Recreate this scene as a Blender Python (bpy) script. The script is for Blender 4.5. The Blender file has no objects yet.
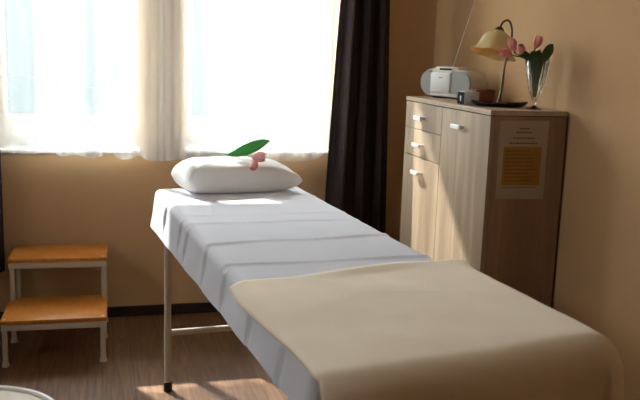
import bpy, bmesh, math, random
from mathutils import Vector, Matrix, noise
random.seed(7)
S = bpy.context.scene
COL = S.collection
PI = math.pi

# ---------------------------------------------------------------- helpers
def new_mat(name):
    m = bpy.data.materials.new(name); m.use_nodes = True
    nt = m.node_tree; nt.nodes.clear()
    out = nt.nodes.new('ShaderNodeOutputMaterial')
    return m, nt, out

def pbr(name, col, rough=.6, metal=0, var=.0, vscale=8, bump=0, bscale=60, trans=0, ior=1.45, sheen=0, stretch=(1, 1, 1), spec=.5):
    m, nt, out = new_mat(name)
    b = nt.nodes.new('ShaderNodeBsdfPrincipled')
    nt.links.new(b.outputs[0], out.inputs[0])
    b.inputs['Base Color'].default_value = (*col, 1)
    b.inputs['Roughness'].default_value = rough
    b.inputs['Metallic'].default_value = metal
    b.inputs['Transmission Weight'].default_value = trans
    b.inputs['IOR'].default_value = ior
    b.inputs['Sheen Weight'].default_value = sheen
    b.inputs['Specular IOR Level'].default_value = spec
    tc = nt.nodes.new('ShaderNodeTexCoord'); mp = nt.nodes.new('ShaderNodeMapping')
    mp.inputs['Scale'].default_value = stretch
    nt.links.new(tc.outputs['Object'], mp.inputs[0])
    if var:
        n = nt.nodes.new('ShaderNodeTexNoise'); n.inputs['Scale'].default_value = vscale; n.inputs['Detail'].default_value = 5
        nt.links.new(mp.outputs[0], n.inputs['Vector'])
        r = nt.nodes.new('ShaderNodeValToRGB')
        r.color_ramp.elements[0].position = .3; r.color_ramp.elements[1].position = .7
        r.color_ramp.elements[0].color = (*[c*(1-var) for c in col], 1)
        r.color_ramp.elements[1].color = (*[min(1, c*(1+var)) for c in col], 1)
        nt.links.new(n.outputs[0], r.inputs[0]); nt.links.new(r.outputs[0], b.inputs['Base Color'])
    if bump:
        n = nt.nodes.new('ShaderNodeTexNoise'); n.inputs['Scale'].default_value = bscale; n.inputs['Detail'].default_value = 3
        nt.links.new(mp.outputs[0], n.inputs['Vector'])
        bp = nt.nodes.new('ShaderNodeBump'); bp.inputs['Strength'].default_value = bump; bp.inputs['Distance'].default_value = .01
        nt.links.new(n.outputs[0], bp.inputs['Height']); nt.links.new(bp.outputs[0], b.inputs['Normal'])
    return m

def oak(name, c1, c2, c3, plank=.0, rough=.45, off=0):
    """wood with vertical (z) grain; object space"""
    m, nt, out = new_mat(name)
    b = nt.nodes.new('ShaderNodeBsdfPrincipled'); nt.links.new(b.outputs[0], out.inputs[0])
    b.inputs['Roughness'].default_value = rough; b.inputs['Specular IOR Level'].default_value = .35
    tc = nt.nodes.new('ShaderNodeTexCoord'); mp = nt.nodes.new('ShaderNodeMapping')
    mp.inputs['Scale'].default_value = (1, 1, .06); mp.inputs['Location'].default_value = (off, off*.7, 0)
    nt.links.new(tc.outputs['Object'], mp.inputs[0])
    n1 = nt.nodes.new('ShaderNodeTexNoise'); n1.inputs['Scale'].default_value = 55; n1.inputs['Detail'].default_value = 6; n1.inputs['Distortion'].default_value = .6
    n2 = nt.nodes.new('ShaderNodeTexNoise'); n2.inputs['Scale'].default_value = 8; n2.inputs['Detail'].default_value = 2
    for n in (n1, n2): nt.links.new(mp.outputs[0], n.inputs['Vector'])
    r1 = nt.nodes.new('ShaderNodeValToRGB')
    e = r1.color_ramp.elements
    e[0].position = .3; e[0].color = (*c1, 1); e[1].position = .7; e[1].color = (*c2, 1)
    nt.links.new(n1.outputs[0], r1.inputs[0])
    r2 = nt.nodes.new('ShaderNodeValToRGB'); e = r2.color_ramp.elements
    e[0].position = .46; e[0].color = (0, 0, 0, 1); e[1].position = .62; e[1].color = (1, 1, 1, 1)
    nt.links.new(n2.outputs[0], r2.inputs[0])
    mx = nt.nodes.new('ShaderNodeMixRGB'); mx.inputs[2].default_value = (*c3, 1)
    mf = nt.nodes.new('ShaderNodeMath'); mf.operation = 'MULTIPLY'; mf.inputs[1].default_value = .7
    nt.links.new(r2.outputs[0], mf.inputs[0]); nt.links.new(mf.outputs[0], mx.inputs[0])
    nt.links.new(r1.outputs[0], mx.inputs[1]); nt.links.new(mx.outputs[0], b.inputs['Base Color'])
    return m

def fabric(name, col, translucent=.0, transparent=.0, rough=.9, stripes=False, weave=0):
    m, nt, out = new_mat(name)
    d = nt.nodes.new('ShaderNodeBsdfDiffuse'); d.inputs[0].default_value = (*col, 1)
    last = d.outputs[0]
    if translucent:
        t = nt.nodes.new('ShaderNodeBsdfTranslucent'); t.inputs[0].default_value = (*col, 1)
        x = nt.nodes.new('ShaderNodeMixShader'); x.inputs[0].default_value = translucent
        nt.links.new(last, x.inputs[1]); nt.links.new(t.outputs[0], x.inputs[2]); last = x.outputs[0]
    if transparent:
        t = nt.nodes.new('ShaderNodeBsdfTransparent')
        x = nt.nodes.new('ShaderNodeMixShader'); x.inputs[0].default_value = transparent
        nt.links.new(last, x.inputs[1]); nt.links.new(t.outputs[0], x.inputs[2]); last = x.outputs[0]
    if weave:
        tc = nt.nodes.new('ShaderNodeTexCoord')
        n = nt.nodes.new('ShaderNodeTexNoise'); n.inputs['Scale'].default_value = weave; n.inputs['Detail'].default_value = 4
        nt.links.new(tc.outputs['Object'], n.inputs['Vector'])
        bp = nt.nodes.new('ShaderNodeBump'); bp.inputs['Strength'].default_value = .25; bp.inputs['Distance'].default_value = .01
        nt.links.new(n.outputs[0], bp.inputs['Height']); nt.links.new(bp.outputs[0], d.inputs['Normal'])
    nt.links.new(last, out.inputs[0])
    return m

def setp(o, label=None, cat=None, group=None, kind=None):
    if label: o['label'] = label
    if cat: o['category'] = cat
    if group: o['group'] = group
    if kind: o['kind'] = kind
    return o

def thing(name, loc, rotz, label, cat, group=None):
    o = bpy.data.objects.new(name, None); COL.objects.link(o)
    o.empty_display_size = .1
    o.location = loc; o.rotation_euler = (0, 0, rotz)
    return setp(o, label, cat, group)

def link(name, bm, mat, parent=None, smooth=True, angle=40, mods=()):
    me = bpy.data.meshes.new(name)
    bmesh.ops.recalc_face_normals(bm, faces=bm.faces)
    if smooth:
        for f in bm.faces: f.smooth = True
        for e in bm.edges:
            if len(e.link_faces) == 2 and e.calc_face_angle(0) > math.radians(angle): e.smooth = False
    bm.to_mesh(me); bm.free()
    o = bpy.data.objects.new(name, me); COL.objects.link(o)
    for mm in (mat if isinstance(mat, (list, tuple)) else [mat]): me.materials.append(mm)
    if parent: o.parent = parent
    return o

def add_box(bm, lo, hi, bevel=0, seg=2, mi=0):
    t = bmesh.new()
    bmesh.ops.create_cube(t, size=1)
    for v in t.verts:
        v.co = Vector([(lo[i]+hi[i])/2 + v.co[i]*(hi[i]-lo[i]) for i in range(3)])
    if bevel: bmesh.ops.bevel(t, geom=t.edges[:], offset=bevel, segments=seg, affect='EDGES', profile=.5)
    for f in t.faces: f.material_index = mi
    me = bpy.data.meshes.new('tmp'); t.to_mesh(me); t.free(); bm.from_mesh(me); bpy.data.meshes.remove(me)
    return bm

def box(lo, hi, bevel=0, seg=2): return add_box(bmesh.new(), lo, hi, bevel, seg)

def add_tube(bm, pts, rad, n=14, cap=True):
    pts = [Vector(p) for p in pts]
    rad = rad if isinstance(rad, (list, tuple)) else [rad]*len(pts)
    rings = []; prev = None
    for i, p in enumerate(pts):
        a = pts[max(i-1, 0)]; b = pts[min(i+1, len(pts)-1)]
        t = (b-a).normalized()
        if prev is None:
            x = t.orthogonal().normalized()
        else:
            x = (prev - t*prev.dot(t)).normalized()
        prev = x; y = t.cross(x)
        rings.append([bm.verts.new(p + (x*math.cos(2*PI*k/n) + y*math.sin(2*PI*k/n))*rad[i]) for k in range(n)])
    for a, b in zip(rings, rings[1:]):
        for k in range(n): bm.faces.new((a[k], a[(k+1) % n], b[(k+1) % n], b[k]))
    if cap:
        bm.faces.new(rings[0][::-1]); bm.faces.new(rings[-1])
    return bm

def add_lathe(bm, prof, n=40, c=(0, 0, 0), cap0=True, cap1=True, rfun=None, M=None):
    rings = []
    for j, (r, z) in enumerate(prof):
        ring = []
        for k in range(n):
            a = 2*PI*k/n; rr = r*(rfun(a, j/(len(prof)-1)) if rfun else 1)
            p = Vector((rr*math.cos(a), rr*math.sin(a), z))
            if M: p = M @ p
            ring.append(bm.verts.new(p + Vector(c)))
        rings.append(ring)
    for a, b in zip(rings, rings[1:]):
        for k in range(n): bm.faces.new((a[k], a[(k+1) % n], b[(k+1) % n], b[k]))
    if cap0: bm.faces.new(rings[0][::-1])
    if cap1: bm.faces.new(rings[-1])
    return bm

def smoothpts(pts, k=6):
    P = [Vector(p) for p in pts]; out = []
    for i in range(len(P)-1):
        p0 = P[max(i-1, 0)]; p1 = P[i]; p2 = P[i+1]; p3 = P[min(i+2, len(P)-1)]
        for s in range(k):
            t = s/k
            out.append(.5*((2*p1) + (-p0+p2)*t + (2*p0-5*p1+4*p2-p3)*t*t + (-p0+3*p1-3*p2+p3)*t**3))
    out.append(P[-1]); return out

def grid(fn, us, vs, thick=0):
    bm = bmesh.new()
    G = [[bm.verts.new(fn(u, v)) for v in vs] for u in us]
    for i in range(len(us)-1):
        for j in range(len(vs)-1):
            bm.faces.new((G[i][j], G[i+1][j], G[i+1][j+1], G[i][j+1]))
    return bm

def lin(a, b, n): return [a + (b-a)*i/(n-1) for i in range(n)]
def nz(x, y, z=0, s=1): return noise.noise(Vector((x*s, y*s, z)))
def gauss(x, w): return math.exp(-(x/w)**2)
def sstep(a, b, x):
    t = max(0, min(1, (x-a)/(b-a))); return t*t*(3-2*t)
def solidify(o, t, off=0):
    m = o.modifiers.new('Thickness', 'SOLIDIFY'); m.thickness = t; m.offset = off
def subsurf(o, l=1):
    m = o.modifiers.new('Smooth', 'SUBSURF'); m.levels = l; m.render_levels = l

# ---------------------------------------------------------------- materials
M_wall = pbr('wall_paint', (.51, .312, .155), .92, var=.03, vscale=3, bump=.05, bscale=220)
M_ceil = pbr('ceiling_paint', (.86, .83, .78), .95)
M_white = pbr('white_window_paint', (.82, .81, .78), .5)
M_base = pbr('dark_baseboard', (.02, .013, .01), .5)
M_dark = fabric('dark_curtain_cloth', (.048, .034, .034), weave=300)
M_sheet = fabric('white_sheet_cotton', (.845, .84, .915), translucent=.15, weave=500)
M_pill = fabric('white_pillow_cotton', (.86, .84, .83), translucent=.1, weave=400)
M_blank = pbr('cream_blanket_fleece', (.88, .73, .56), .95, var=.025, vscale=9, bump=.08, bscale=260, sheen=.15)
M_cream = pbr('cream_enamel', (.54, .475, .37), .35)
M_rub = pbr('black_rubber', (.012, .012, .012), .6)
M_vinyl = pbr('beige_vinyl', (.45, .32, .20), .5)
M_pine = oak('orange_pine', (.44, .15, .02), (.60, .23, .038), (.46, .16, .022), rough=.35)
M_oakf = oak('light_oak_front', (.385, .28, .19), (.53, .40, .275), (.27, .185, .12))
M_oaks = oak('oak_carcass_shaded', (.28, .165, .095), (.36, .215, .13), (.24, .14, .08), off=3)  # same oak as the fronts, shade of the side panel put into the colour
M_oakt = oak('oak_top', (.40, .29, .19), (.48, .355, .24), (.38, .27, .17), off=5)
M_gap = pbr('dark_gap', (.015, .01, .008), .8)
M_steel = pbr('brushed_steel', (.62, .62, .63), .3, metal=.9)
M_handle = pbr('pale_handle_metal', (.80, .80, .80), .35, metal=.35)
M_paper = pbr('notice_paper', (.40, .305, .20), .8)
M_gold = pbr('amber_paper', (.34, .16, .024), .7, var=.15, vscale=12)
M_ink = pbr('ink', (.06, .04, .03), .8)
M_silver = pbr('silver_plastic', (.50, .49, .47), .4)
M_silverw = pbr('pale_panel_plastic', (.56, .54, .52), .35)
M_grille = pbr('grey_speaker_cloth', (.31, .315, .31), .8, bump=.4, bscale=500)
M_body = pbr('warm_grey_plastic', (.50, .455, .39), .5)
M_blackp = pbr('black_plastic', (.02, .02, .022), .35)
M_redbox = pbr('dark_red_card', (.15, .035, .018), .6, var=.3, vscale=30)
M_bronze = pbr('antique_bronze', (.13, .085, .05), .35, metal=.8)
M_shade = pbr('cream_glass_shade', (.68, .49, .24), .25, var=.12, vscale=9)
M_shade.node_tree.nodes['Principled BSDF'].inputs['Subsurface Weight'].default_value = .25
M_tray = pbr('black_lacquer', (.006, .006, .007), .25)
M_glass = pbr('cut_crystal', (.93, .95, .93), .03, trans=1, ior=1.5)
M_petal = pbr('pink_petal', (.84, .30, .28), .5, var=.22, vscale=30)
M_petal2 = pbr('soft_pink_petal', (.80, .36, .36), .55, var=.2, vscale=40)
M_leafd = pbr('dark_green_leaf', (.03, .085, .025), .5, var=.3, vscale=40)
M_leaf = fabric('green_leaf', (.14, .42, .15), translucent=.5)
M_stem = pbr('pale_green_stem', (.24, .38, .16), .5)
M_grass = pbr('pale_paving', (.42, .40, .36), .9, var=.3, vscale=1.5)
M_ext = pbr('grey_green_backdrop', (.05, .06, .061), .9)

def floor_mat():
    m, nt, out = new_mat('brown_laminate')
    b = nt.nodes.new('ShaderNodeBsdfPrincipled'); nt.links.new(b.outputs[0], out.inputs[0])
    b.inputs['Roughness'].default_value = .42; b.inputs['Specular IOR Level'].default_value = .35
    tc = nt.nodes.new('ShaderNodeTexCoord'); mp = nt.nodes.new('ShaderNodeMapping')
    mp.inputs['Rotation'].default_value = (0, 0, PI/2)
    nt.links.new(tc.outputs['Object'], mp.inputs[0])
    br = nt.nodes.new('ShaderNodeTexBrick')
    br.inputs['Scale'].default_value = 1; br.inputs['Brick Width'].default_value = 1.2; br.inputs['Row Height'].default_value = .13
    br.inputs['Mortar Size'].default_value = .0012; br.inputs['Color1'].default_value = (.13, .062, .028, 1)
    br.inputs['Color2'].default_value = (.185, .095, .046, 1); br.inputs['Mortar'].default_value = (.05, .028, .016, 1)
    nt.links.new(mp.outputs[0], br.inputs['Vector'])
    m2 = nt.nodes.new('ShaderNodeMapping'); m2.inputs['Scale'].default_value = (14, .8, 1)
    nt.links.new(tc.outputs['Object'], m2.inputs[0])
    n = nt.nodes.new('ShaderNodeTexNoise'); n.inputs['Scale'].default_value = 5; n.inputs['Detail'].default_value = 7; n.inputs['Distortion'].default_value = .8
    nt.links.new(m2.outputs[0], n.inputs['Vector'])
    r = nt.nodes.new('ShaderNodeValToRGB'); r.color_ramp.elements[0].position = .3; r.color_ramp.elements[1].position = .7
    r.color_ramp.elements[0].color = (.5, .46, .42, 1); r.color_ramp.elements[1].color = (1.15, 1.12, 1.08, 1)
    nt.links.new(n.outputs[0], r.inputs[0])
    x = nt.nodes.new('ShaderNodeMixRGB'); x.blend_type = 'MULTIPLY'; x.inputs[0].default_value = 1
    nt.links.new(br.outputs[0], x.inputs[1]); nt.links.new(r.outputs[0], x.inputs[2])
    nt.links.new(x.outputs[0], b.inputs['Base Color'])
    return m
M_floor = floor_mat()

def sheer_mat():
    m, nt, out = new_mat('white_sheer_voile')
    d = nt.nodes.new('ShaderNodeBsdfDiffuse'); d.inputs[0].default_value = (.82, .88, .92, 1)
    t = nt.nodes.new('ShaderNodeBsdfTranslucent'); t.inputs[0].default_value = (.86, .865, .86, 1)
    a = nt.nodes.new('ShaderNodeMixShader'); a.inputs[0].default_value = .105
    nt.links.new(d.outputs[0], a.inputs[1]); nt.links.new(t.outputs[0], a.inputs[2])
    p = nt.nodes.new('ShaderNodeBsdfTransparent'); p.inputs[0].default_value = (1, 1, 1, 1)
    x = nt.nodes.new('ShaderNodeMixShader'); x.inputs[0].default_value = SHEER_OPEN
    nt.links.new(a.outputs[0], x.inputs[1]); nt.links.new(p.outputs[0], x.inputs[2])
    nt.links.new(x.outputs[0], out.inputs[0])
    return m
SHEER_OPEN = .52
M_sheer = sheer_mat()
M_embro = fabric('white_embroidery', (.70, .74, .74), translucent=.4)

def pane_mat():
    m, nt, out = new_mat('window_pane_glass')
    t = nt.nodes.new('ShaderNodeBsdfTransparent'); t.inputs[0].default_value = (.95, .97, .96, 1)
    g = nt.nodes.new('ShaderNodeBsdfGlossy'); g.inputs['Roughness'].default_value = .02
    x = nt.nodes.new('ShaderNodeMixShader'); x.inputs[0].default_value = .04
    nt.links.new(t.outputs[0], x.inputs[1]); nt.links.new(g.outputs[0], x.inputs[2])
    nt.links.new(x.outputs[0], out.inputs[0])
    return m
M_pane = pane_mat()

# ---------------------------------------------------------------- room
XL, XR, YF, YB, ZC = -1.9, 1.77, -1.2, 4.24, 2.55
WT = .26                                   # depth of the window reveals
W1, W2 = (-.50, .20), (.42, 1.24)          # the two window openings (x ranges)
SILL, HEAD = .86, 2.44
def struct(name, bm, mat, parent=None, **k):
    o = link(name, bm, mat, parent, smooth=False)
    if parent is None: o['kind'] = 'structure'
    return o
struct('floor', box((XL-.2, YF-.2, -.08), (XR+.2, YB+WT, 0)), M_floor)
struct('ceiling', box((XL-.2, YF-.2, ZC), (XR+.2, YB+WT, ZC+.1)), M_ceil)
struct('wall_right', box((XR, YF-.2, 0), (XR+.2, YB+WT, ZC)), M_wall)
bm = bmesh.new()
LW = (1.6, 2.3, 1.75, 2.45)               # added side window, out of view on the left, for fill daylight
add_box(bm, (XL-.2, YF-.2, 0), (XL, LW[0], ZC)); add_box(bm, (XL-.2, LW[1], 0), (XL, YB+WT, ZC))
add_box(bm, (XL-.2, LW[0], 0), (XL, LW[1], LW[2])); add_box(bm, (XL-.2, LW[0], LW[3]), (XL, LW[1], ZC))
struct('wall_left', bm, M_wall)
struct('wall_front', box((XL, YF-.2, 0), (XR, YF, ZC)), M_wall)
bm = bmesh.new()
xs = [XL, W1[0], W1[1], W2[0], W2[1], XR]
for i in range(5):
    if i in (1, 3):
        add_box(bm, (xs[i], YB, 0), (xs[i+1], YB+WT, SILL)); add_box(bm, (xs[i], YB, HEAD), (xs[i+1], YB+WT, ZC))
    else:
        add_box(bm, (xs[i], YB, 0), (xs[i+1], YB+WT, ZC))
struct('wall_back', bm, M_wall)
struct('baseboard_back', box((XL, YB-.014, 0), (XR, YB, .055), .003), M_base)
struct('baseboard_right', box((XR-.014, YF, 0), (XR, YB-.014, .055), .003), M_base)
struct('baseboard_left', box((XL, YF, 0), (XL+.014, YB-.014, .055), .003), M_base)

def window(idx, x0, x1, sashes, stile_l=.06, stile_r=.06):
    root = bpy.data.objects.new('window_%d' % idx, None); COL.objects.link(root)
    root.location = ((x0+x1)/2, YB+WT-.06, SILL); root['kind'] = 'structure'
    hw = (x1-x0)/2; h = HEAD-SILL
    bm = bmesh.new()
    add_box(bm, (-hw, -.03, 0), (hw, .03, .06), .004); add_box(bm, (-hw, -.03, h-.05), (hw, .03, h), .004)
    add_box(bm, (-hw, -.03, .06), (-hw+stile_l, .03, h-.05), .004); add_box(bm, (hw-stile_r, -.03, .06), (hw, .03, h-.05), .004)
    fr = link('window_frame', bm, M_white, root)
    bm = box((-hw+.001, -WT+.045, -.001), (hw-.001, -.03, .018), .004)
    link('window_sill', bm, M_white, root)
    for (a, b) in sashes:
        a -= root.location.x; b -= root.location.x
        bm = bmesh.new(); y0, y1 = -.040, -.008; z0, z1 = .05, h-.04
        add_box(bm, (a, y0, z0), (b, y1, z0+.12), .006); add_box(bm, (a, y0, z1-.06), (b, y1, z1), .006)
        add_box(bm, (a, y0, z0+.12), (a+.022, y1, z1-.06), .006); add_box(bm, (b-.022, y0, z0+.12), (b, y1, z1-.06), .006)
        s = link('sash', bm, M_white, root)
        link('pane', box((a+.018, -.032, z0+.115), (b-.018, -.026, z1-.055)), M_pane, s, smooth=False)
        bm = bmesh.new(); add_box(bm, (b-.021, -.05, .50), (b-.003, -.038, .58), .003); add_box(bm, (b-.018, -.073, .47), (b-.006, -.05, .55), .004)
        link('handle', bm, M_white, s)
window(1, W1[0], W1[1], [(-.47, -.160), (-.157, .125)], .05, .06)
window(2, W2[0], W2[1], [(.45, 1.21)], .05, .05)

root = bpy.data.objects.new('window_3', None); COL.objects.link(root); root['kind'] = 'structure'  # unseen window, added to bring more daylight into the room
root.location = (XL-.12, (LW[0]+LW[1])/2, LW[2])
hw_, hh_ = (LW[1]-LW[0])/2, LW[3]-LW[2]
bm = bmesh.new()
add_box(bm, (-.03, -hw_, 0), (.03, hw_, .07)); add_box(bm, (-.03, -hw_, hh_-.07), (.03, hw_, hh_))
for y in (-hw_, -.035, hw_-.07): add_box(bm, (-.03, y, .07), (.03, y+.07, hh_-.07))
link('window_frame', bm, M_white, root, smooth=False)
link('pane', box((-.004, -hw_+.06, .06), (.004, hw_-.06, hh_-.06)), M_pane, root, smooth=False)
# garden ground; added dark wall tones down the panes, added eave cuts the sun
g = link('exterior_ground', box((-24, -10, -.9), (14, 26, -.8)), M_grass, smooth=False); g['kind'] = 'structure'
g = link('added_backdrop_wall', box((-9, 9, -.85), (9, 9.3, 2.1)), M_ext, smooth=False); g['kind'] = 'structure'  # added backdrop, dark to dim and tint the panes
g = link('added_sun_eave', box((-6, YB+WT+.01, 3.06), (6, 5.6, 3.2)), M_white, smooth=False); g['kind'] = 'structure'  # unseen, added to hold the upper edge of the sunlight

# ---------------------------------------------------------------- sheers
def sheer(x0, x1, hem, ybase, ph, label, seam):
    # hem(x) = lower edge height, top runs up to the rail above the frame
    n = int((x1-x0)/.008)
    root = thing('sheer_curtain', ((x0+x1)/2, ybase, 0), 0, label, 'curtain', None)
    ox = root.location.x
    def yy(x, z):
        a = .012*math.sin(x*46+ph+.6*math.sin(x*9)) + .008*math.sin(x*91+ph*2) + .006*nz(x, z, ph, 3)
        return a
    def fn(x, t):
        zb = hem(x); z = zb + (2.5-zb)*t
        return Vector((x-ox, yy(x, z), z))
    bm = grid(fn, lin(x0, x1, n), [0, .012, .03, .06, .1, .15, .2, .3, .4, .5, .6, .7, .85, 1])
    link('voile', bm, M_sheer, root, angle=180)
    # thin stitched vine lines
    for (xa, za, w, hgt) in seam:
        bm = bmesh.new()
        pts = []
        for k in range(22):
            t = k/21; x = xa + w*t; z = za + hgt*math.sin(t*PI*1.5+.4)*.5 + .02*t
            pts.append((x-ox, yy(x, z)-.003, z))
        add_tube(bm, pts, .001, 6)
        link('embroidered_vine', bm, M_embro, root)
    return root
def hem_l(x):
    z = .858 - .055*(x+.19) + .004*math.sin(x*40)
    for c, w, h in ((-.235, .028, .030), (.05, .026, .030), (-.47, .05, .02), (.19, .02, .02)): z += h*gauss(x-c, w)
    return z
def hem_r(x):
    z = .826 - .008*(x-.4) + .003*math.sin(x*37)
    z += .055*sstep(1.08, 1.19, x) + .01*gauss(x-.62, .05)
    return z
sheer(-1.0, .308, hem_l, 4.155, .4, 'white sheer curtain with scalloped hem over the left window', [(-.40, 1.55, .26, .05), (-.12, 1.52, .12, .05), (-.44, 1.21, .3, .05), (-.1, 1.16, .2, .05), (.09, 1.42, .1, .05)])
sheer(.298, 1.36, hem_r, 4.2, 1.7, 'white sheer curtain hanging behind the head of the massage table, over the right window', [(.55, 1.50, .2, -.05), (.82, 1.56, .22, .05), (.95, 1.2, .2, .05)])

# ---------------------------------------------------------------- dark curtains
def drape_curtain(xl, xr, y, zb, folds, label, seed):
    root = thing('blackout_curtain', ((xl(1.2)+xr(1.2))/2, y, 0), 0, label, 'curtain')
    ox, oy = root.location.x, y
    def fn(s, t):
        z = zb + (2.5-zb)*t
        a = xl(z); b = xr(z)
        x = a + (b-a)*s
        yy = .035*math.sin(s*folds*2*PI+seed) + .012*math.sin(s*folds*4.3*PI+seed*2+z*.6) + .008*nz(s*3, z, seed, 2)
        return Vector((x-ox, yy, z))
    bm = grid(fn, lin(0, 1, 110), lin(0, 1, 24))
    o = link('drape', bm, M_dark, root, angle=180); solidify(o, .004)
    def fh(s, t):
        v = fn(s, 0); return Vector((v.x, v.y-.004, v.z+.06*t))
    o = link('hem', grid(fh, lin(0, 1, 110), [0, .5, 1]), M_dark, root, angle=180)
    return root
drape_curtain(lambda z: 1.148+.03*max(0, z-.6)**1.1*1.4, lambda z: 1.495-.028*(z-.5), 4.085, .03, 3.2,
              'dark brown floor-length curtain hanging between the right window and the oak cabinet', .5)
drape_curtain(lambda z: -.95, lambda z: -.452-.05*max(0, z-.85), 4.085, .30, 4,
              'dark curtain at the left edge of the photo beside the wooden step stool', 1.2)

# ---------------------------------------------------------------- cabinet
CX, CY0, CY1, CZ = 1.433, 2.843, 3.737, 1.2
CD = .325
cab = thing('oak_cabinet', (CX, (CY0+CY1)/2, 0), 0, 'tall light oak cabinet with drawers and doors against the right wall', 'cabinet')
hy = (CY1-CY0)/2
def cy(y): return y-(CY0+CY1)/2
bm = bmesh.new()
add_box(bm, (.019, -hy, .04), (CD, -hy+.018, CZ-.022), .001); add_box(bm, (.019, hy-.018, .04), (CD, hy, CZ-.022), .001)
add_box(bm, (CD-.006, -hy+.018, .04), (CD, hy-.018, CZ-.022)); add_box(bm, (.019, -hy+.018, .04), (CD-.006, hy-.018, .06))
add_box(bm, (.03, cy(3.3)-.009, .06), (CD-.006, cy(3.3)+.009, CZ-.022))
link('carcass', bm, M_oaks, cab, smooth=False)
link('plinth', box((.035, -hy+.01, 0), (CD-.01, hy-.01, .04)), M_gap, cab, smooth=False)
link('top_panel', box((-.002, -hy-.002, CZ-.019), (CD, hy+.002, CZ), .0015), M_oakt, cab, smooth=False)
link('shadow_gap', box((.008, -hy+.004, CZ-.023), (CD-.01, hy-.004, CZ-.0189)), M_gap, cab, smooth=False)
def front(name, y0, y1, z0, z1, hyc, hz):
    d = link(name, box((0, cy(y0), z0), (.018, cy(y1), z1), .001), M_oakf, cab, smooth=False)
    bm = bmesh.new()
    add_box(bm, (-.030, cy(hyc)-.043, hz-.009), (-.020, cy(hyc)+.043, hz+.009), .002)
    add_box(bm, (-.021, cy(hyc)-.03, hz-.004), (.0, cy(hyc)-.022, hz+.004)); add_box(bm, (-.021, cy(hyc)+.022, hz-.004), (.0, cy(hyc)+.03, hz+.004))
    setp(link('handle', bm, M_handle, d), 'pale metal bar handle')
    return d
g_ = .0017
front('drawer', 3.303+g_, CY1-.001, 1.056+g_, CZ-.023, 3.525, 1.112)
front('drawer', 3.303+g_, CY1-.001, .929+g_, 1.056-g_, 3.53, .986)
front('door', 3.303+g_, CY1-.001, .045, .929-g_, 3.53, .858)
front('door', CY0+.001, 3.303-g_, .045, CZ-.023, 3.105, 1.113)

# notice taped to the cabinet side
no = thing('notice', (1.578, CY0-.0012, 1.01), 0, 'sheet of paper with amber panel taped to the cabinet side', 'notice')
q = [(1.474, 1.161), (1.682, 1.163), (1.680, .857), (1.475, .860)]
bm = bmesh.new()
f1 = [bm.verts.new((x-1.578, -.0006, z-1.01)) for x, z in q]; f0 = [bm.verts.new((x-1.578, .0006, z-1.01)) for x, z in q]
bm.faces.new(f1); bm.faces.new(f0[::-1])
for k in range(4): bm.faces.new((f1[k], f1[(k+1) % 4], f0[(k+1) % 4], f0[k]))
link('paper', bm, M_paper, no, smooth=False)
link('amber_panel', box((-.083, -.0013, -.098), (.079, -.0007, .052)), M_gold, no, smooth=False)
bm = bmesh.new()
for z, a, b in ((.122, -.022, .022), (.108, -.034, .03), (.086, -.046, .045), (.066, -.06, .058)):
    x = a
    while x < b:
        w = random.uniform(.006, .014); w = min(w, b-x)
        add_box(bm, (x, -.0011, z-.0022), (x+w, -.0007, z+.0022)); x += w+.003
link('header_text', bm, M_ink, no, smooth=False)
bm = bmesh.new()
for k in range(9):
    z = .036-k*.0145; a = -.074; x = a; b = random.uniform(.02, .066)
    while x < b:
        w = random.uniform(.006, .016); w = min(w, b-x)
        add_box(bm, (x, -.0017, z-.0012), (x+w, -.0013, z+.0012)); x += w+.0035
link('body_text', bm, M_ink, no, smooth=False)
link('footer_line', box((-.08, -.0011, -.107), (.07, -.0007, -.105)), M_ink, no, smooth=False)

# ---------------------------------------------------------------- radio
rad = thing('radio', (1.549, 3.562, CZ), -math.radians(72.7), 'silver grey portable radio with two round-ended speakers on the cabinet', 'radio')
L, Hh, D = .36, .130, .135
def stadium(l, h, n=14):
    r = h/2; P = []
    for k in range(n+1):
        a = -PI/2 + PI*k/n; P.append((l/2-r + r*math.cos(a)*1.0, r*math.sin(a)))
    for k in range(n+1):
        a = PI/2 + PI*k/n; P.append((-l/2+r + r*math.cos(a), r*math.sin(a)))
    return P
def loft(bm, sections):
    rings = [[bm.verts.new((x, y, z+zc)) for x, z in prof] for y, prof, zc in sections]
    n = len(rings[0])
    for a, b in zip(rings, rings[1:]):
        for k in range(n): bm.faces.new((a[k], a[(k+1) % n], b[(k+1) % n], b[k]))
    bm.faces.new(rings[0]); bm.faces.new(rings[-1][::-1])
    return bm
zc = .006+Hh/2
bm = loft(bmesh.new(), [(.002, stadium(L-.02, Hh-.02), zc), (.008, stadium(L-.006, Hh-.006), zc), (.02, stadium(L, Hh), zc), (.07, stadium(L-.006, Hh-.008), zc), (.115, stadium(L-.035, Hh-.03), zc), (.135, stadium(L-.08, Hh-.06), zc)])
link('body', bm, M_body, rad, angle=50)
for sx in (-1, 1):
    bm = bmesh.new(); pr_ = []
    x_in, x_out = (.046 if sx > 0 else .096), L/2-.006; r = (Hh-.016)/2
    ring = [(x_in, -r), ] 
    for k in range(13):
        a = -PI/2+PI*k/12; ring.append((x_out-r+r*math.cos(a), r*math.sin(a)))
    ring.append((x_in, r))
    if sx < 0: ring = [(-x, z) for x, z in ring[::-1]]
    loft(bm, [(-.004, [(x*.99, z*.94) for x, z in ring], zc), (.004, ring, zc), (.012, ring, zc)])
    setp(link('speaker_grille', bm, M_grille, rad, angle=50), 'grey cloth speaker grille')
bm = bmesh.new()
add_box(bm, (-.094, -.009, zc-.045), (.044, .012, zc+.047), .004)
link('centre_panel', bm, M_silverw, rad)
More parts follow.
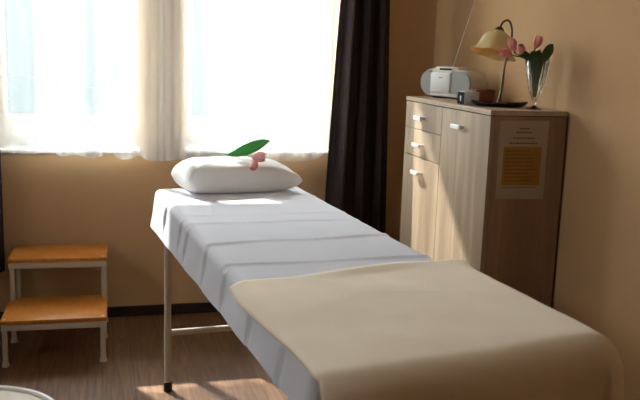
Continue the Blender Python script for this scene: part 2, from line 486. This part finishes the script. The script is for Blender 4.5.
bm = loft(bmesh.new(), [(-.007, [(x*.99, z) for x, z in [(-.10, -.058), (.10, -.058), (.09, -.046), (-.09, -.046)]], zc), (.012, [(-.10, -.058), (.10, -.058), (.09, -.046), (-.09, -.046)], zc)])
link('lower_trim', bm, M_silver, rad, smooth=False)
bm = bmesh.new(); x = -.035
for w in (.006, .005, .006, .005):
    add_box(bm, (x, -.0095, zc+.024), (x+w, -.0088, zc+.027)); x += w+.0015
link('badge', bm, M_gap, rad, smooth=False)
bm = bmesh.new(); add_box(bm, (-.085, .012, zc+Hh/2-.006), (.075, .075, zc+Hh/2+.010), .006)
link('top_panel', bm, M_silverw, rad)
bm = bmesh.new(); add_box(bm, (-.05, .006, zc+Hh/2-.008), (.03, .013, zc+Hh/2+.004), .002)
link('display', bm, M_gap, rad)
for x in (-.09, .09): link('foot', box((x-.02, .02, 0), (x+.02, .09, .012), .003), M_rub, rad)
# telescopic antenna (world points turned into radio space)
Mi = (Matrix.Translation(rad.location) @ Matrix.Rotation(rad.rotation_euler.z, 4, 'Z')).inverted()
A0 = Mi @ Vector((1.594, 3.59, 1.338)); A1 = Mi @ Vector((1.706, 3.60, 1.70))
bm = bmesh.new(); add_tube(bm, [A0, A0.lerp(A1, .45), A0.lerp(A1, .452), A0.lerp(A1, .98), A0.lerp(A1, .982), A1], [.0022, .0022, .0016, .0013, .0024, .0024], 8)
link('antenna', bm, M_steel, rad)

# ---------------------------------------------------------------- small boxes beside the radio
cb = thing('small_box', (1.455, 3.135, CZ), 0, 'tiny black and white box in front of the radio on the cabinet', 'box')
link('carton', box((0, 0, 0), (.066, .068, .054), .002), M_silverw, cab and cb)
link('dark_face', box((-.001, .002, .002), (0, .066, .052)), pbr('slate_print', (.02, .024, .028), .9, spec=.1), cb, smooth=False)
bm = bmesh.new(); add_lathe(bm, [(.007, 0), (.007, .0006)], 20, M=Matrix.Translation((-.0011, .036, .030)) @ Matrix.Rotation(-PI/2, 4, 'Y'))
add_box(bm, (-.0016, .032, .014), (-.001, .040, .024))
link('emblem', bm, M_silverw, cb, smooth=False)
link('print_line', box((.022, -.0006, .034), (.044, 0, .036)), M_grille, cb, smooth=False)
rb = thing('wooden_box', (1.60, 3.275, CZ), .08, 'small dark reddish box behind the black tray on the cabinet', 'box')
link('body', box((-.045, -.03, 0), (.045, .03, .046), .002), M_redbox, rb)
link('lid', box((-.047, -.032, .046), (.047, .032, .060), .003), M_redbox, rb)

# ---------------------------------------------------------------- tray, lamp
tr_ang = math.atan2(-.07, .19)
tray = thing('tray', (1.575, 3.06, CZ), tr_ang, 'black boat-shaped tray under the table lamp', 'tray')
def tray_fn(a, rr):
    # superellipse outline with raised pointed ends
    ca, sa = math.cos(a), math.sin(a)
    x = .112*rr*ca; y = .056*rr*sa*(1-.25*abs(ca)**3)
    z = .003 + .014*max(0, (rr-.72)/.28)**1.5*(1 + .55*abs(ca)**4)
    return Vector((x, y, z))
bm = bmesh.new(); n = 56; rr_ = [.02, .3, .55, .72, .8, .88, .95, 1]
rings = [[bm.verts.new(tray_fn(2*PI*k/n, r)) for k in range(n)] for r in rr_]
for a, b in zip(rings, rings[1:]):
    for k in range(n): bm.faces.new((a[k], a[(k+1) % n], b[(k+1) % n], b[k]))
bm.faces.new(rings[0])
o = link('dish', bm, M_tray, tray, angle=60); solidify(o, .005, 1)
bm = bmesh.new(); add_lathe(bm, [(.05, -.0), (.05, .004)], 36, M=Matrix.Diagonal((1.25, .6, 1, 1)))
link('base', bm, M_tray, tray)

LY = 3.085
lamp = thing('table_lamp', (1.588, LY, CZ+.0045), 0, 'bronze gooseneck table lamp with cream glass shade standing in the black tray', 'lamp')
def lp(x, z, dy=0): return (x-1.588, dy, z-CZ-.0045)
bm = bmesh.new(); add_lathe(bm, [(.036, 0), (.036, .004), (.030, .009), (.014, .014), (.008, .024), (.006, .034)], 32)
link('base', bm, M_bronze, lamp)
pts = smoothpts([lp(1.588, 1.235), lp(1.594, 1.28), lp(1.600, 1.36), lp(1.612, 1.42), lp(1.621, 1.47), lp(1.621, 1.51), lp(1.609, 1.540), lp(1.593, 1.546), lp(1.576, 1.535), lp(1.568, 1.514)], 6)
bm = bmesh.new(); add_tube(bm, pts, [.0042 + .0018*max(0, 1-i/12) for i in range(len(pts))], 12)
link('gooseneck', bm, M_bronze, lamp)
apex = Vector(lp(1.566, 1.508)); axis = Vector((-.27, -.10, -1)).normalized()
Q = Vector((0, 0, -1)).rotation_difference(axis).to_matrix().to_4x4()
MS = Matrix.Translation(apex) @ Q
bm = bmesh.new(); add_lathe(bm, [(.006, .012), (.012, .010), (.019, .002), (.022, -.008), (.020, -.012)], 28, M=MS)
link('shade_cap', bm, M_bronze, lamp)
prof = [(.019, -.006), (.032, -.013), (.050, -.025), (.060, -.041), (.065, -.058), (.069, -.074), (.076, -.089), (.085, -.099), (.090, -.103)]
bm = bmesh.new(); add_lathe(bm, prof, 72, cap0=False, cap1=False, M=MS, rfun=lambda a, t: 1 + .11*t**3*math.cos(6*a+.6))
o = link('lamp_shade', bm, M_shade, lamp, angle=180); solidify(o, .003)
bm = bmesh.new(); add_lathe(bm, [(.008, -.01), (.010, -.03), (.02, -.05), (.022, -.065), (.014, -.08), (.003, -.085)], 20, M=MS)
link('bulb', bm, M_white, lamp)

# ---------------------------------------------------------------- vase with tulips
VX, VY = 1.663, 2.935
vase = thing('crystal_vase', (VX, VY, CZ), 0, 'cut crystal footed vase holding pink tulips on the cabinet corner', 'vase')
def facet(a, t): return 1 + (.03*math.cos(10*a+26*t)*math.cos(10*a-26*t) if .15 < t < .9 else 0)
bm = bmesh.new()
add_lathe(bm, [(.030, 0), (.029, .003), (.016, .008), (.007, .014), (.006, .024), (.010, .031), (.007, .036)], 40)
link('foot', bm, M_glass, vase)
bm = bmesh.new(); N = 26
outer = [(.010+.037*(t**.75)+.004*math.sin(t*PI), .037+.163*t) for t in lin(0, 1, N)]
inner = [(max(.004, r-.004), z+(.006 if i == 0 else 0)) for i, (r, z) in enumerate(outer)][::-1]
add_lathe(bm, outer+inner, 60, rfun=lambda a, t: 1 + (.06*math.cos(8*a+44*t)*math.cos(8*a-44*t) if .02 < t < .46 else 0))
link('bowl', bm, M_glass, vase, angle=25)

def petal_cup(bm, c, ax, ln, r, openness=.15, npet=6):
    ax = Vector(ax).normalized(); X = ax.orthogonal().normalized(); Y = ax.cross(X); c = Vector(c)
    for k in range(npet):
        a0 = 2*PI*k/npet; lay = .88 if k % 2 else 1.0
        G = []
        for i in range(8):
            t = i/7
            rad_ = r*lay*math.sin(PI*(.08+(.80-openness*.5)*t))
            wid = (2*PI/npet*1.5)*max(.12, math.sin(PI*min(1, t*.80+.16))**.6)
            row = []
            for j in range(5):
                a = a0 + wid*(j/4-.5)*1.1
                row.append(bm.verts.new(c + ax*(ln*t) + (X*math.cos(a)+Y*math.sin(a))*rad_*(1+.02*((j-2)**2))))
            G.append(row)
        for i in range(7):
            for j in range(4): bm.faces.new((G[i][j], G[i+1][j], G[i+1][j+1], G[i][j+1]))

def blade(bm, pts, w, up, fold=.35):
    P = smoothpts(pts, 6); n = len(P); up = Vector(up).normalized(); G = []
    for i, p in enumerate(P):
        t = i/(n-1); T = (P[min(i+1, n-1)]-P[max(i-1, 0)]).normalized(); s = T.cross(up).normalized(); nn = s.cross(T)
        ww = w*max(.03, math.sin(PI*t**.9)**1.15)
        G.append([bm.verts.new(p + s*ww*k*.5 + nn*abs(k)*ww*fold*.5) for k in (-2, -1, 0, 1, 2)])
    for a, b in zip(G, G[1:]):
        for k in range(4): bm.faces.new((a[k], a[k+1], b[k+1], b[k]))

blooms = [((-.108, .01, .209), (-.86, 0, .22), 'lowest pink tulip bending left out of the crystal vase'),
          ((-.106, -.005, .226), (-.42, -.05, .9), 'tall pink tulip leaning left over the lamp base in the crystal vase'),
          ((-.092, -.03, .214), (-.25, -.45, .75), 'middle pink tulip of the left cluster, nearest the vase rim'),
          ((-.008, .01, .238), (.25, 0, 1), 'pink tulip standing alone at the right in the crystal vase')]
for i, (c, ax, lab) in enumerate(blooms):
    t = thing('tulip', (VX, VY, CZ), 0, lab, 'flower', 'tulips in the crystal vase')
    bm = bmesh.new(); petal_cup(bm, c, ax, .050 if i != 2 else .040, .0165 if i != 2 else .0155, .2)
    o = link('bloom', bm, M_petal, t, angle=180); solidify(o, .001)
    a = 2*PI*i/4; c = Vector(c); axn = Vector(ax).normalized()
    bm = bmesh.new(); add_tube(bm, smoothpts([(.005*math.cos(a), .005*math.sin(a), .05), (.010*math.cos(a)+c.x*.1, .010*math.sin(a), .12), (c.x*.45, c.y*.5+.01*math.sin(a), .192), c-axn*.012, c+axn*.004], 6), .0026, 8)
    link('stem', bm, M_leafd, t)
    bm = bmesh.new()
    ends = [[(-.09, .02, .24), (-.06, .01, .215), (-.02, .01, .18), (0, 0, .08)], [(-.045, -.01, .20), (-.025, -.01, .21), (-.012, -.005, .17), (-.003, 0, .07)],
            [(.0, -.012, .232), (-.008, -.012, .21), (-.006, -.008, .16), (.002, -.004, .06)], [(.062, .0, .256), (.044, -.004, .236), (.022, -.004, .19), (.004, 0, .075)]][i]
    blade(bm, ends, [.016, .020, .020, .020][i], (0, -1, .3), .2)
    o = link('leaf', bm, M_leafd, t, angle=180); solidify(o, .0008)

# ---------------------------------------------------------------- step stool
st = thing('step_stool', (-.195, 3.90, 0), -.0228, 'two-step stool with orange pine treads and cream metal legs under the left window', 'step stool')
hw = .222
FY, MY, BY = -.295, .012, .30       # lower front edge, upper front edge, back edge
for nm, y0, y1, z in (('lower_tread', FY, MY+.04, .21), ('upper_tread', MY, BY-.01, .405)):
    o = link('tread', box((-hw, y0, z-.018), (hw, y1, z), .003), None or M_pine, st)
    for sx in (-1, 1):
        for y in (y0+.022, y1-.05):
            bm = bmesh.new(); add_lathe(bm, [(.0055, z-.001), (.0055, z+.001), (.003, z+.0022)], 14, c=(sx*(hw-.016), y, 0)); link('screw', bm, M_steel, o)
    zt = z-.0185; bm = bmesh.new()
    add_box(bm, (-hw+.002, y0+.004, zt-.030), (hw-.002, y0+.026, zt), .004); add_box(bm, (-hw+.002, y1-.03, zt-.030), (hw-.002, y1-.008, zt), .004)
    add_box(bm, (-hw+.002, y0+.02, zt-.030), (-hw+.02, y1-.02, zt), .004); add_box(bm, (hw-.02, y0+.02, zt-.030), (hw-.002, y1-.02, zt), .004)
    link('frame_rail', bm, M_cream, st)
for sx in (-1, 1):
    for y, h in ((FY+.016, .165), (MY+.016, .36), (BY-.03, .36)):
        bm = bmesh.new(); add_tube(bm, [(sx*(hw-.016), y, .012), (sx*(hw-.016), y, h)], .0115, 16)
        lg = link('leg', bm, M_cream, st)
        bm = bmesh.new(); add_lathe(bm, [(.017, 0), (.017, .006), (.0135, .014), (.0135, .02)], 20, c=(sx*(hw-.016), y, 0))
        link('foot_cap', bm, M_cream, lg)

# ---------------------------------------------------------------- massage table
TH = math.atan(.077)
TC = (.636, 2.538, 0)
tab = thing('massage_table', TC, TH, 'long padded massage table on cream metal legs in the middle of the room', 'table')
HW, HL = .32, 1.07
ZT = .783
bm = bmesh.new(); add_box(bm, (-HW+.006, -HL+.006, ZT-.06), (HW-.006, HL-.006, ZT), .022, 4)
link('mattress', bm, M_vinyl, tab)
bm = bmesh.new()
for sx in (-1, 1): add_box(bm, (sx*.29-.015, -HL+.03, ZT-.105), (sx*.29+.015, HL-.03, ZT-.06), .003)
for y in (-1.0, .728):
    add_box(bm, (-.335, y-.012, .655), (.335, y+.012, .680), .003)
for y in (-HL+.045, -.3, .3, HL-.045): add_box(bm, (-.29, y-.015, ZT-.10), (.29, y+.015, ZT-.06), .003)
link('frame', bm, M_cream, tab)
LYH, LYF = .728, -1.0
for y in (LYH, LYF):
    for sx in (-1, 1):
        bm = bmesh.new(); add_tube(bm, [(sx*.322, y, .02), (sx*.322, y, .668)], .0135, 18)
        lg = link('leg', bm, M_cream, tab)
        bm = bmesh.new(); add_lathe(bm, [(.017, 0), (.018, .004), (.0175, .034), (.0145, .04)], 20, c=(sx*.322, y, 0))
        setp(link('rubber_foot', bm, M_rub, lg), 'black rubber foot')
        bm = bmesh.new(); add_tube(bm, [(sx*.322, y+.008, .652), (sx*.322, y+.055, .648)], [.009, .007], 12)
        link('knob', bm, M_rub, lg)
    bm = bmesh.new(); add_tube(bm, [(-.32, y, .25), (.32, y, .25)], .0125, 16)
    link('crossbar', bm, M_cream, tab)

def drape_map(u, v, cw, cl0, cl1, r, zt, flare):
    """cloth over a slab: core |x|<=cw, cl0<=y<=cl1; excess bends over radius r then hangs"""
    cx = max(-cw, min(cw, u)); cyy = max(cl0, min(cl1, v))
    ex, ey = u-cx, v-cyy
    d = max(abs(ex), abs(ey))
    if d < 1e-9: return Vector((cx, cyy, zt)), Vector((0, 0, 1)), 0
    dr = Vector((ex, ey, 0)).normalized()
    arc = r*PI/2
    if d < arc:
        a = d/r; out = r*math.sin(a); dz = r*(1-math.cos(a)); nrm = dr*math.sin(a)+Vector((0, 0, math.cos(a)))
    else:
        out = r + flare*(d-arc); dz = r + (d-arc); nrm = dr
    return Vector((cx, cyy, zt))+dr*out-Vector((0, 0, dz)), nrm, d

# sheet
sheet = thing('bed_sheet', TC, TH, 'white creased sheet draped over the massage table', 'sheet')
creases = [.30, .62, .76, 1.06, 1.33, 1.62, 1.90]
def sheet_fn(u, v):
    s = HL - v                               # distance from the head end
    drop = .180 - .030*s
    uu = u if abs(u) <= .30 else math.copysign(.30 + (abs(u)-.30)*drop/.16, u)
    p, n, d = drape_map(uu, v, .30, -HL+.03, HL-.03, .028, .790, .15)
    side = sstep(.01, .06, d)
    h = .0012*nz(u, v, 1, 9)+.0012*nz(u, v, 5, 3)
    for i, c in enumerate(creases):
        k = s - c - .05*(u+.1)*(-1 if i % 3 == 0 else .7) - .010*nz(u, i, 0, 4)
        a = (1.0 if i in (2, 3, 4) else .55)*(.6+.6*nz(u*1.0, i*3.1, 2, 3.5))
        h += (1-side)*.0065*max(0, a)*(gauss(k, .006) if k < 0 else gauss(k, .017))
        k2 = s - c - .03 - .12*d*(.5 if i % 2 else -.3)
        h += side*(.005*gauss(k2, .008) - .006*gauss(k2-.022, .012))*(1-.8*sstep(.08, .15, d))
    h += (1-.5*sstep(.08, .15, d))*side*(.002*math.sin(s*17+3*nz(s, 0, 3, 2)) + .004*nz(s, d*2, 7, 6))*min(1, d/.1)
    return p + n*h
us = lin(-.46, -.26, 26)+lin(-.25, .25, 26)+lin(.26, .46, 26)
vs = lin(-HL-.12, -HL+.04, 14)+lin(-HL+.05, HL-.05, 480)+lin(HL-.04, HL+.13, 20)
o = link('sheet', grid(sheet_fn, us, vs), M_sheet, sheet, angle=180)

# blanket
bl = thing('blanket', TC, TH, 'cream beige fleece blanket spread over the near half of the massage table', 'blanket')
ZB = .806
def bl_fn(u, v):
    # far edge tilts and waves; left edge waves
    t = (v-(-1.5))/(1.5-.47)
    vv = v
    far = -.46 + .105*(u/.36)*.5 + .008*math.sin(u*14)
    vv = -1.53 + (far+1.53)*t
    uu = u
    if u < -.2: uu = u + (u+.2)/.155*(.012*math.sin(vv*9+1)+.012*nz(vv, 0, 2, 3))
    p, n, d = drape_map(uu, vv, .315, -1.118, 5, .08, ZB, .06)
    p.y += .072*sstep(-.55, -1.05, p.y)*max(0, (p.x+.25)/.55)
    h = .004*nz(u, v, 3, 4) + .003*nz(u, v, 8, 7) + .0008*nz(u, v, 5, 16)
    e = sstep(.06, 0, far-vv)                # the loose far edge lifts a little, more at the right
    h += e*(.004+.004*math.sin(u*11+1)) + .008*gauss(u-.35, .06)*gauss(vv-far, .05)
    le = sstep(.06, 0, uu+.36)
    h -= le*(.004+.004*math.sin(vv*13))
    if d > .06: h += .012*math.sin((vv if abs(u) > .32 else u)*15+1)*sstep(.06, .2, d)
    return p + n*h
us = lin(-.355, .30, 70)+lin(.31, .66, 40)
vs = lin(-1.5, -1.0, 60)+lin(-.99, -.47, 60)
us = [x for i, x in enumerate(us)]
o = link('blanket', grid(bl_fn, us, vs), M_blank, bl, angle=180); solidify(o, .007, 1)

# pillow
pil = thing('pillow', (.578, 3.535, .7925), math.radians(9), 'plump white pillow at the head of the massage table', 'pillow')
def pillow_bm():
    bm = bmesh.new(); nu, nv = 44, 28; PW, PD = .258, .16
    def pt(a, b, top):
        # outline pinched between pointed corners
        x = PW*a*(1-.05*(1-b*b)*abs(a)**2*0 - .07*(1-b*b)*abs(a)**3); y = PD*b*(1-.10*(1-a*a)*abs(b)**3)
        e = max(0, 1-(a*a if a > 0 else abs(a)**6))**.55*max(0, 1-b*b)**.5
        bul = e**.62
        mid = .058+.010*a*b
        if top: z = mid + .080*(1-.06*a)*bul*(1+.08*nz(a*2, b*2, 1)) + .004*nz(a*5, b*5, 3)*e
        else: z = mid - min(.062, .075*bul)
        z += .006*nz(a*3, b*4, 9)*(1-e)
        return Vector((x, y, max(z, 0)))
    A = lin(-1, 1, nu); B = lin(-1, 1, nv)
    T = [[bm.verts.new(pt(a, b, True)) for b in B] for a in A]
    Bt = [[T[i][j] if i in (0, nu-1) or j in (0, nv-1) else bm.verts.new(pt(A[i], B[j], False)) for j in range(nv)] for i in range(nu)]
    for i in range(nu-1):
        for j in range(nv-1):
            bm.faces.new((T[i][j], T[i+1][j], T[i+1][j+1], T[i][j+1]))
            bm.faces.new((Bt[i][j], Bt[i][j+1], Bt[i+1][j+1], Bt[i+1][j]))
    return bm
o = link('pillowcase', pillow_bm(), M_pill, pil, angle=180); subsurf(o, 1)

# tulip lying on the pillow
tl = thing('tulip', (.62, 3.45, .915), 0, 'single soft pink tulip with one long green leaf lying on the white pillow', 'flower')
def tp(x, z, y=3.45): return (x-.62, y-3.45, z-.915)
bm = bmesh.new(); add_tube(bm, smoothpts([tp(.47, .952, 3.50), tp(.54, .950, 3.48), tp(.60, .948, 3.46), tp(.632, .946, 3.42)], 6), .0032, 8)
link('stem', bm, M_stem, tl)
bm = bmesh.new(); petal_cup(bm, tp(.626, .946, 3.42), (.9, -.30, .05), .056, .021, .27)
petal_cup(bm, tp(.640, .940, 3.41), (-.30, -.45, -.70), .052, .017, .27, 5)
o = link('bloom', bm, M_petal2, tl, angle=180); solidify(o, .0012)
bm = bmesh.new(); blade(bm, [tp(.525, .947, 3.475), tp(.575, .958, 3.47), tp(.635, .982, 3.465), tp(.685, 1.003, 3.47), tp(.714, 1.010, 3.468)], .026, (.15, -.75, .55), .15)
o = link('leaf', bm, M_leaf, tl, angle=180); solidify(o, .0008)

# ---------------------------------------------------------------- round stool in the near left corner
rs = thing('round_stool', (-.302, 1.87, 0), .4, 'round stool with beige top and white rim at the bottom left corner', 'stool')
R0 = .21
bm = bmesh.new(); add_lathe(bm, [(.001, .535), (R0-.012, .535), (R0-.012, .544), (R0-.03, .5475), (.001, .5485)], 64)
setp(link('seat', bm, M_vinyl, rs), 'beige seat top')
bm = bmesh.new(); add_lathe(bm, [(R0-.012, .520), (R0, .520), (R0+.001, .546), (R0-.002, .551), (R0-.008, .551), (R0-.012, .546), (R0-.012, .520)], 64, cap0=False, cap1=False)
setp(link('rim', bm, M_white, rs), 'white rim')
bm = bmesh.new(); add_lathe(bm, [(.16, .515), (.19, .519), (.19, .534), (.16, .534)], 48); link('underframe', bm, M_cream, rs)
for k in range(4):
    a = PI/2*k; c, s = math.cos(a), math.sin(a)
    bm = bmesh.new(); add_tube(bm, [(.19*c, .19*s, .012), (.15*c, .15*s, .517)], .011, 14)
    lg = link('leg', bm, M_cream, rs)
    bm = bmesh.new(); add_lathe(bm, [(.014, 0), (.015, .012), (.012, .02)], 16, c=(.19*c, .19*s, 0)); link('foot_cap', bm, M_rub, lg)

# ---------------------------------------------------------------- light
w = bpy.data.worlds.new('sky'); S.world = w; w.use_nodes = True
nt = w.node_tree; nt.nodes.clear()
wo = nt.nodes.new('ShaderNodeOutputWorld'); bg = nt.nodes.new('ShaderNodeBackground')
bg.inputs[0].default_value = (.87, .95, 1.0, 1); bg.inputs[1].default_value = 4.5
nt.links.new(bg.outputs[0], wo.inputs[0])
sd = bpy.data.lights.new('sun', 'SUN'); sd.energy = 3.3; sd.angle = math.radians(.9); sd.color = (1, .97, .92)
so = bpy.data.objects.new('sun', sd); COL.objects.link(so)
so.rotation_euler = Vector((.5, -1, -.943)).to_track_quat('-Z', 'Y').to_euler(); so.location = (-3, 10, 8)
for i, (a, b) in enumerate((W1, W2)):
    ad = bpy.data.lights.new('daylight_portal', 'AREA'); ad.shape = 'RECTANGLE'; ad.size = b-a; ad.size_y = HEAD-SILL
    ao = bpy.data.objects.new('daylight_portal', ad); COL.objects.link(ao)
    ao.location = ((a+b)/2, YB+WT+.02, (SILL+HEAD)/2); ao.rotation_euler = (-PI/2, 0, 0)
    ad.cycles.is_portal = True

ad = bpy.data.lights.new('daylight_portal', 'AREA'); ad.shape = 'RECTANGLE'; ad.size = LW[3]-LW[2]; ad.size_y = LW[1]-LW[0]
ao = bpy.data.objects.new('daylight_portal', ad); COL.objects.link(ao)
ao.location = (XL-.22, (LW[0]+LW[1])/2, (LW[2]+LW[3])/2); ao.rotation_euler = (0, -PI/2, 0); ad.cycles.is_portal = True
# ---------------------------------------------------------------- camera
yaw, pitch, roll, F = .26582, .17954, .03399, 821.95
cyw, syw, cp, sp = math.cos(yaw), math.sin(yaw), math.cos(pitch), math.sin(pitch)
f = Vector((syw*cp, cyw*cp, -sp)); r = Vector((cyw, -syw, 0)); u = r.cross(f)
r2 = r*math.cos(roll)+u*math.sin(roll); u2 = -r*math.sin(roll)+u*math.cos(roll)
cd = bpy.data.cameras.new('camera'); cd.sensor_width = 36; cd.lens = F/640*36; cd.clip_start = .05
co = bpy.data.objects.new('camera', cd); COL.objects.link(co)
m = Matrix.Identity(4)
for i in range(3): m[i][0] = r2[i]; m[i][1] = u2[i]; m[i][2] = -f[i]
m[2][3] = 1.4
co.matrix_world = m
cd.dof.use_dof = True; cd.dof.focus_distance = 3.6; cd.dof.aperture_fstop = 5.6
S.camera = co

S.view_settings.view_transform = 'Standard'; S.view_settings.look = 'None'
S.view_settings.gamma = 1; S.view_settings.use_curve_mapping = False
S.view_settings.exposure = 2.72
S.cycles.use_denoising = True
S.cycles.max_bounces = 12; S.cycles.diffuse_bounces = 6; S.cycles.transparent_max_bounces = 16; S.cycles.transmission_bounces = 10
S.cycles.sample_clamp_indirect = 8
